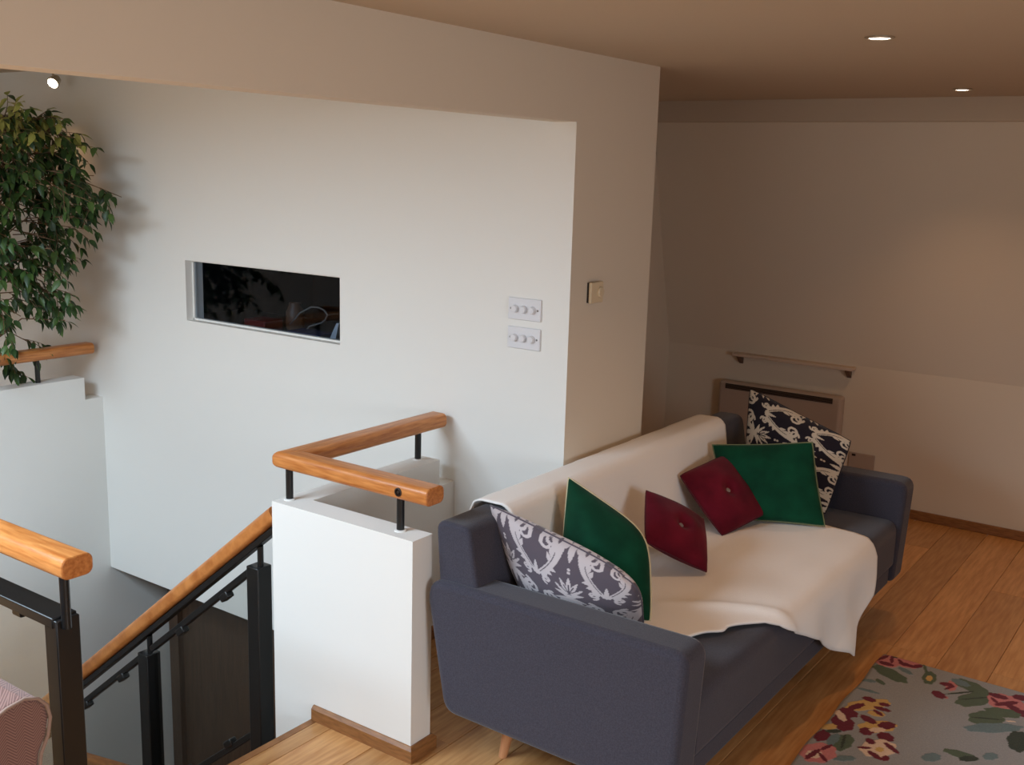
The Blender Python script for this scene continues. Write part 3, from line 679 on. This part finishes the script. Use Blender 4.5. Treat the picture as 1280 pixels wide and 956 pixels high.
# ------------------------------------------------------------------ ceiling downlights and spotlight
WARM = (1.0, .54, .25)
bulb = mat('halogen_lamp', (255, 240, 220), .4, emit=((1.0, .86, .68), 18)); chrome = mat('satin_ring', (190, 178, 160), .35, metal=.6)
def downlight(x, y, z, label, energy, group='recessed ceiling downlights'):
    t = thing('downlight', (x, y, z), label, 'ceiling light', group)
    b = MB(); prof = [(.030, -.001), (.042, -.001), (.042, -.004), (.036, -.007), (.031, -.005), (.030, -.001)]
    b.lathe((x, y, z), prof, 28).build('bezel', chrome, t, smooth=40)
    MB().lathe((x, y, z), [(.030, -.004), (.001, -.0045)], 24).build('lamp', bulb, t)
    l = bpy.data.lights.new('downlight_beam', 'SPOT'); l.energy = energy; l.color = WARM; l.spot_size = math.radians(105); l.spot_blend = .7; l.shadow_soft_size = .03
    o = bpy.data.objects.new('downlight_beam', l); COL.objects.link(o); o.location = (x, y, z-.012)
E_D = 17
downlight(-1.0, 3.22, ZC, 'larger-looking glowing ceiling downlight, the nearer of two above the rug', E_D)
downlight(-1.2, 5.1, ZC, 'smaller-looking glowing ceiling downlight just in front of the beam', E_D)
downlight(.7, 3.22, ZC, 'added unseen ceiling downlight right of the frame above the rug', E_D)  # unseen lamp added for more warm light over the rug
downlight(.5, 5.1, ZC, 'ceiling downlight right of the frame by the beam', E_D)
downlight(-.9, 1.2, ZC, 'added unseen ceiling downlight behind the sofa end, above the camera', E_D*.6)  # another unseen lamp, added for its warm light
downlight(-3.6, 3.45, -.32, 'added fill light of the lower hall, hidden under the white wall', 14, None)  # lamp added out of sight to brighten the lower hall
sp = thing('spotlight', (-5.0, 3.1, ZS), 'small glowing halogen spotlight on the stairwell ceiling above the plant', 'spotlight')
MB().lathe((-5.0, 3.1, ZS), [(.04, 0), (.04, -.012), (.03, -.018), (.008, -.02)], 22).build('base', chrome, sp, smooth=40)
MB().tube([(-5.0, 3.1, ZS-.018), (-4.985, 3.095, 2.225)], .006, 10).build('stem', chrome, sp, smooth=50)
hd = Vector((.35, -.75, -.55)).normalized(); hc = Vector((-4.965, 3.085, 2.212))
MB().lathe(hc, [(.012, -.03), (.022, -.025), (.030, .012), (.030, .018), (.026, .018)], 22, hd).build('head', chrome, sp, smooth=40)
MB().lathe(hc+hd*.0185, [(.025, 0), (.001, .001)], 20, hd).build('lamp', bulb, sp)
l = bpy.data.lights.new('spotlight_beam', 'SPOT'); l.energy = 5; l.color = WARM; l.spot_size = math.radians(120); l.spot_blend = .6; l.shadow_soft_size = .025
o = bpy.data.objects.new('spotlight_beam', l); COL.objects.link(o); o.location = hc+hd*.03; o.rotation_euler = (Vector((-.25, -.35, -.9))).to_track_quat('-Z', 'Y').to_euler()

# ------------------------------------------------------------------ armchair (only the far scroll arm is in view)
def tweed():
    M = mat('pink_herringbone_tweed', rough=.95, spec=.1, sheen=.2); nt = M.node_tree; n = nt.nodes
    tc = n.new('ShaderNodeTexCoord'); sx = n.new('ShaderNodeSeparateXYZ'); nt.links.new(tc.outputs['Object'], sx.inputs[0])
    def mth(op, a, b=None, c=None):
        k = n.new('ShaderNodeMath'); k.operation = op
        for i, v in enumerate((a, b, c)):
            if v is None: continue
            if isinstance(v, (int, float)): k.inputs[i].default_value = v
            else: nt.links.new(v, k.inputs[i])
        return k.outputs[0]
    u = mth('ADD', sx.outputs['Y'], mth('MULTIPLY', sx.outputs['X'], .8))
    zig = mth('PINGPONG', u, .02)
    ph = mth('FRACT', mth('MULTIPLY', mth('ADD', sx.outputs['Z'], mth('MULTIPLY', zig, 1.0)), 140))
    st_ = mth('GREATER_THAN', ph, .5)
    mx = n.new('ShaderNodeMix'); mx.data_type = 'RGBA'; mx.inputs[6].default_value = (*lin((112, 84, 79)), 1); mx.inputs[7].default_value = (*lin((144, 112, 104)), 1)
    nt.links.new(st_, mx.inputs[0]); nt.links.new(mx.outputs[2], n['Principled BSDF'].inputs['Base Color'])
    return M
tw = tweed(); tpipe = mat('tweed_piping', (150, 126, 114), .9)
ac = thing('armchair', (-2.35, .78, 0), 'pink herringbone tweed armchair with piped scroll arm in the corner', 'armchair')
def scroll(y0, sgn):
    # outline of the arm front in (y,z), outside bulging by sgn
    pts = [(.0, .10), (.03, .30), (.034, .53), (.040, .565), (.058, .60), (.066, .64), (.060, .672), (.040, .695), (.010, .706), (-.03, .700), (-.075, .682), (-.105, .645), (-.11, .58), (-.11, .10)]
    return [(y0+sgn*a, z) for a, z in pts]
for y0, sg in ((1.113, 1), (.45, -1)):
    sc_ = scroll(y0, sg)
    if sg < 0: sc_ = sc_[::-1]
    MB().prism(rpoly([(a, z, .012) for a, z in sc_], 3), 0, -2.75, -2.05).build('arm', tw, ac, bevel=.01, bseg=3, smooth=60)
    MB().tube([(-2.047, a, z) for a, z in sc_], .004, 8).build('piping', tpipe, ac, smooth=180)
MB().box(-2.75, -2.03, .54, 1.02, .12, .30).build('seat_base', tw, ac, bevel=.02, bseg=3)
MB().box(-2.70, -2.02, .545, 1.015, .30, .44).build('seat_cushion', tw, ac, bevel=.04, bseg=4)
MB().prism(rpoly([(-2.92, .94, .05), (-2.80, .10, .02), (-2.62, .10, .02), (-2.74, .95, .06)]), 1, .42, 1.14).build('backrest', tw, ac, bevel=.03, bseg=4, smooth=60)
for x in (-2.1, -2.72):
    for y in (.5, 1.06): MB().tube([(x, y, .12), (x, y, 0)], .022, 12, r1=.015).build('leg', brown, ac, smooth=50)

# ------------------------------------------------------------------ weeping fig
R = random.Random(11)
fig = thing('weeping_fig', (-5.25, 2.75, 0), 'tall leafy weeping fig tree in the landing corner by the white wall', 'plant')
pot_m = mat('terracotta_pot', (150, 92, 62), .7); soil = mat('potting_soil', (44, 32, 24), .95)
MB().lathe((-5.25, 2.75, 0), [(.13, 0), (.17, .28), (.185, .28), (.185, .33), (.165, .33), (.155, .28)], 28).build('pot', pot_m, fig, smooth=40)
MB().lathe((-5.25, 2.75, .28), [(.157, 0), (.05, .01), (.001, .01)], 20).build('soil', soil, fig)
bark = noise_mix(mat('fig_bark', rough=.8), (96, 74, 54), (134, 106, 80), 20)
tr = []
for k, (x, y, x1, y1, h) in enumerate(((-5.27, 2.77, -5.16, 2.86, 1.75), (-5.22, 2.73, -4.98, 2.74, 1.85), (-5.25, 2.72, -5.4, 2.65, 1.7))):
    p = [Vector((x+(x1-x)*t+.02*math.sin(5*t+k), y+(y1-y)*t+.02*math.cos(4*t+k), .28+(h-.28)*t)) for t in [i/10 for i in range(11)]]
    MB().tube(p, .013, 8, r1=.006).build('trunk', bark, fig, smooth=180); tr.append(p)
leaf_ms = []
def leafcol(nm, a, b_): return noise_mix(mat(nm, rough=.42, spec=.4), a, b_, 30, (1, 1, 1), 2)
for nm, a, b_ in (('fig_leaf_dark', (36, 58, 30), (52, 78, 38)), ('fig_leaf_mid', (58, 86, 40), (76, 104, 50)), ('fig_leaf_pale', (132, 140, 66), (172, 170, 96))): leaf_ms.append(leafcol(nm, a, b_))
def leaf_geo(L=1.0):
    """arched pointed blade, unit length along +x, folded along its midrib"""
    xs = [0, .12, .32, .55, .78, 1.0]; ws = [.02, .14, .23, .20, .10, .0]; v = []; f = []
    for x, w in zip(xs, ws):
        zz = -.22*x*x
        v += [(x, -w, zz+.35*w), (x, 0, zz), (x, w, zz+.35*w)]
    for i in range(5):
        a = i*3; f += [(a, a+3, a+4, a+1), (a+1, a+4, a+5, a+2)]
    return v, f
LV, LF = leaf_geo()
lme = []
for mm_ in leaf_ms:
    q = bpy.data.meshes.new('leaf'); q.from_pydata(LV, [], LF); q.materials.append(mm_); q.update(); lme.append(q)
    for p in q.polygons: p.use_smooth = True
# crown: height -> how far it reaches to the right (x) of the trunk line
env_z = [.70, .85, 1.00, 1.12, 1.25, 1.40, 1.55, 1.70, 1.85, 1.98, 2.06]
env_x = [-5.0, -4.92, -4.8, -4.62, -4.60, -4.60, -4.55, -4.48, -4.56, -4.66, -4.80]
leaves = []; twigs = MB(); brs = []
def add_twig(st, dirv, L, nleaf):
    p = Vector(st); dv = Vector(dirv).normalized(); pts = [p.copy()]
    for k in range(nleaf):
        dv = (dv+Vector((R.gauss(0, .10), R.gauss(0, .10), -.10))).normalized(); p = p+dv*(L/nleaf); pts.append(p.copy())
        out = dv.cross(Vector((0, 0, 1))); out = out.normalized() if out.length > .05 else Vector((1, 0, 0))
        ld = (dv*.5+out*(1 if k % 2 else -1)*R.uniform(.3, .8)+Vector((R.gauss(0, .2), R.gauss(0, .2), -R.uniform(.35, 1.0)))).normalized()
        leaves.append((p.copy(), ld, R.uniform(.045, .072)))
    leaves.append((p.copy(), dv, .06))
    twigs.tube(pts, .0022, 4, r1=.0012)
for k in range(235):
    t = R.choice(tr); z0 = .9+1.15*R.random()**.7
    z0 = min(z0, t[-1].z-.02) if z0 < t[-1].z+.3 else t[-1].z-.02
    i = min(range(len(t)), key=lambda q: abs(t[q].z-z0)); st = t[i]
    ang = R.uniform(0, math.tau); zt = st.z+R.uniform(-.1, .35)
    zt = min(zt, 2.02)
    rx = interp(zt, env_z, env_x)
    reach = R.uniform(.35, 1.0)
    dx = (rx+.06-st.x)*reach if math.cos(ang) > -.2 else -R.uniform(.2, .75)
    dy = R.uniform(-.42, .26); 
    tgt = Vector((st.x+dx, min(max(st.y+dy, 2.3), 3.12), zt))
    mid = (st+tgt)/2+Vector((0, 0, .08))
    twigs.tube([st, mid, tgt], .004, 5, r1=.002)
    for q in range(3):
        s0 = mid.lerp(tgt, R.uniform(.1, 1.0)); dv = (tgt-st).normalized()+Vector((R.gauss(0, .5), R.gauss(0, .4), R.gauss(-.1, .4)))
        if s0.y > 3.0: dv.y = -abs(dv.y)
        add_twig(s0, dv, R.uniform(.09, .18), R.randint(4, 7))
for z0, x1 in ((.76, -4.9), (.78, -5.0), (.80, -5.05), (.77, -4.98)):
    add_twig((-5.15, 2.82, z0+.05), (1, R.uniform(-.2, .2), .1), .2, 7)
for (x, z) in ((-4.46, 1.70), (-4.5, 1.80), (-4.54, 1.92), (-4.58, 1.42), (-4.56, 1.36), (-4.6, 1.16), (-4.7, 1.2), (-4.56, 1.62), (-4.64, 1.48), (-4.7, 1.33)):
    twigs.tube([(x-.45, 2.86, z+.05), (x-.2, 2.88, z+.07), (x-.1, 2.9, z+.03)], .003, 5, r1=.0018)
    add_twig((x-.12, 2.9, z+.03), (1, R.uniform(-.3, .3), .0), .12, 5); add_twig((x-.22, 2.88, z+.06), (.6, R.uniform(-.5, .5), -.5), .12, 5)
twigs.build('branches', bark, fig, smooth=180)
leaves = [l_ for l_ in leaves if l_[0].y < 3.17 and not (l_[0].z < .76 and l_[0].x > -5.0)]
def leaf_matrix(p, d, L):
    x = d; up = Vector((R.gauss(0, .35), R.gauss(0, .35), 1)); y = up.cross(x).normalized(); z = x.cross(y)
    return Matrix.Translation(p) @ Matrix((x, y, z)).transposed().to_4x4() @ Matrix.Scale(L, 4)
def leaf_kind(p): return 2 if (p.z > 1.9 and R.random() < .45) else (1 if R.random() < .4 else 0)
order = sorted(range(len(leaves)), key=lambda i: -(leaves[i][0].x-.6*leaves[i][0].y+.15*R.random()+(leaves[i][2]-.05)*8))
solo = set(order[:300])
pi = Matrix.Translation(-fig.location)
bulk = [([], []) for _ in lme]
for i, (p, d_, L) in enumerate(leaves):
    M_ = leaf_matrix(p, d_, L); k = leaf_kind(p)
    if i in solo:
        o = bpy.data.objects.new('leaf', lme[k]); COL.objects.link(o); o.parent = fig; o.matrix_parent_inverse = pi; o.matrix_basis = M_
    else:
        V_, F_ = bulk[k]; n0 = len(V_); V_ += [tuple(M_ @ Vector(v)) for v in LV]; F_ += [tuple(n0+q for q in f) for f in LF]
VV, FF, MI = [], [], []
for k, (V_, F_) in enumerate(bulk):
    n0 = len(VV); VV += V_; FF += [tuple(n0+q for q in f) for f in F_]; MI += [k]*len(F_)
fm = bpy.data.meshes.new('foliage'); fm.from_pydata(VV, [], FF)
for mm_ in leaf_ms: fm.materials.append(mm_)
fm.polygons.foreach_set('material_index', MI); fm.update()
for p in fm.polygons: p.use_smooth = True
fo = bpy.data.objects.new('foliage', fm); COL.objects.link(fo); fo.parent = fig; fo.matrix_parent_inverse = pi; fo['kind'] = 'stuff'
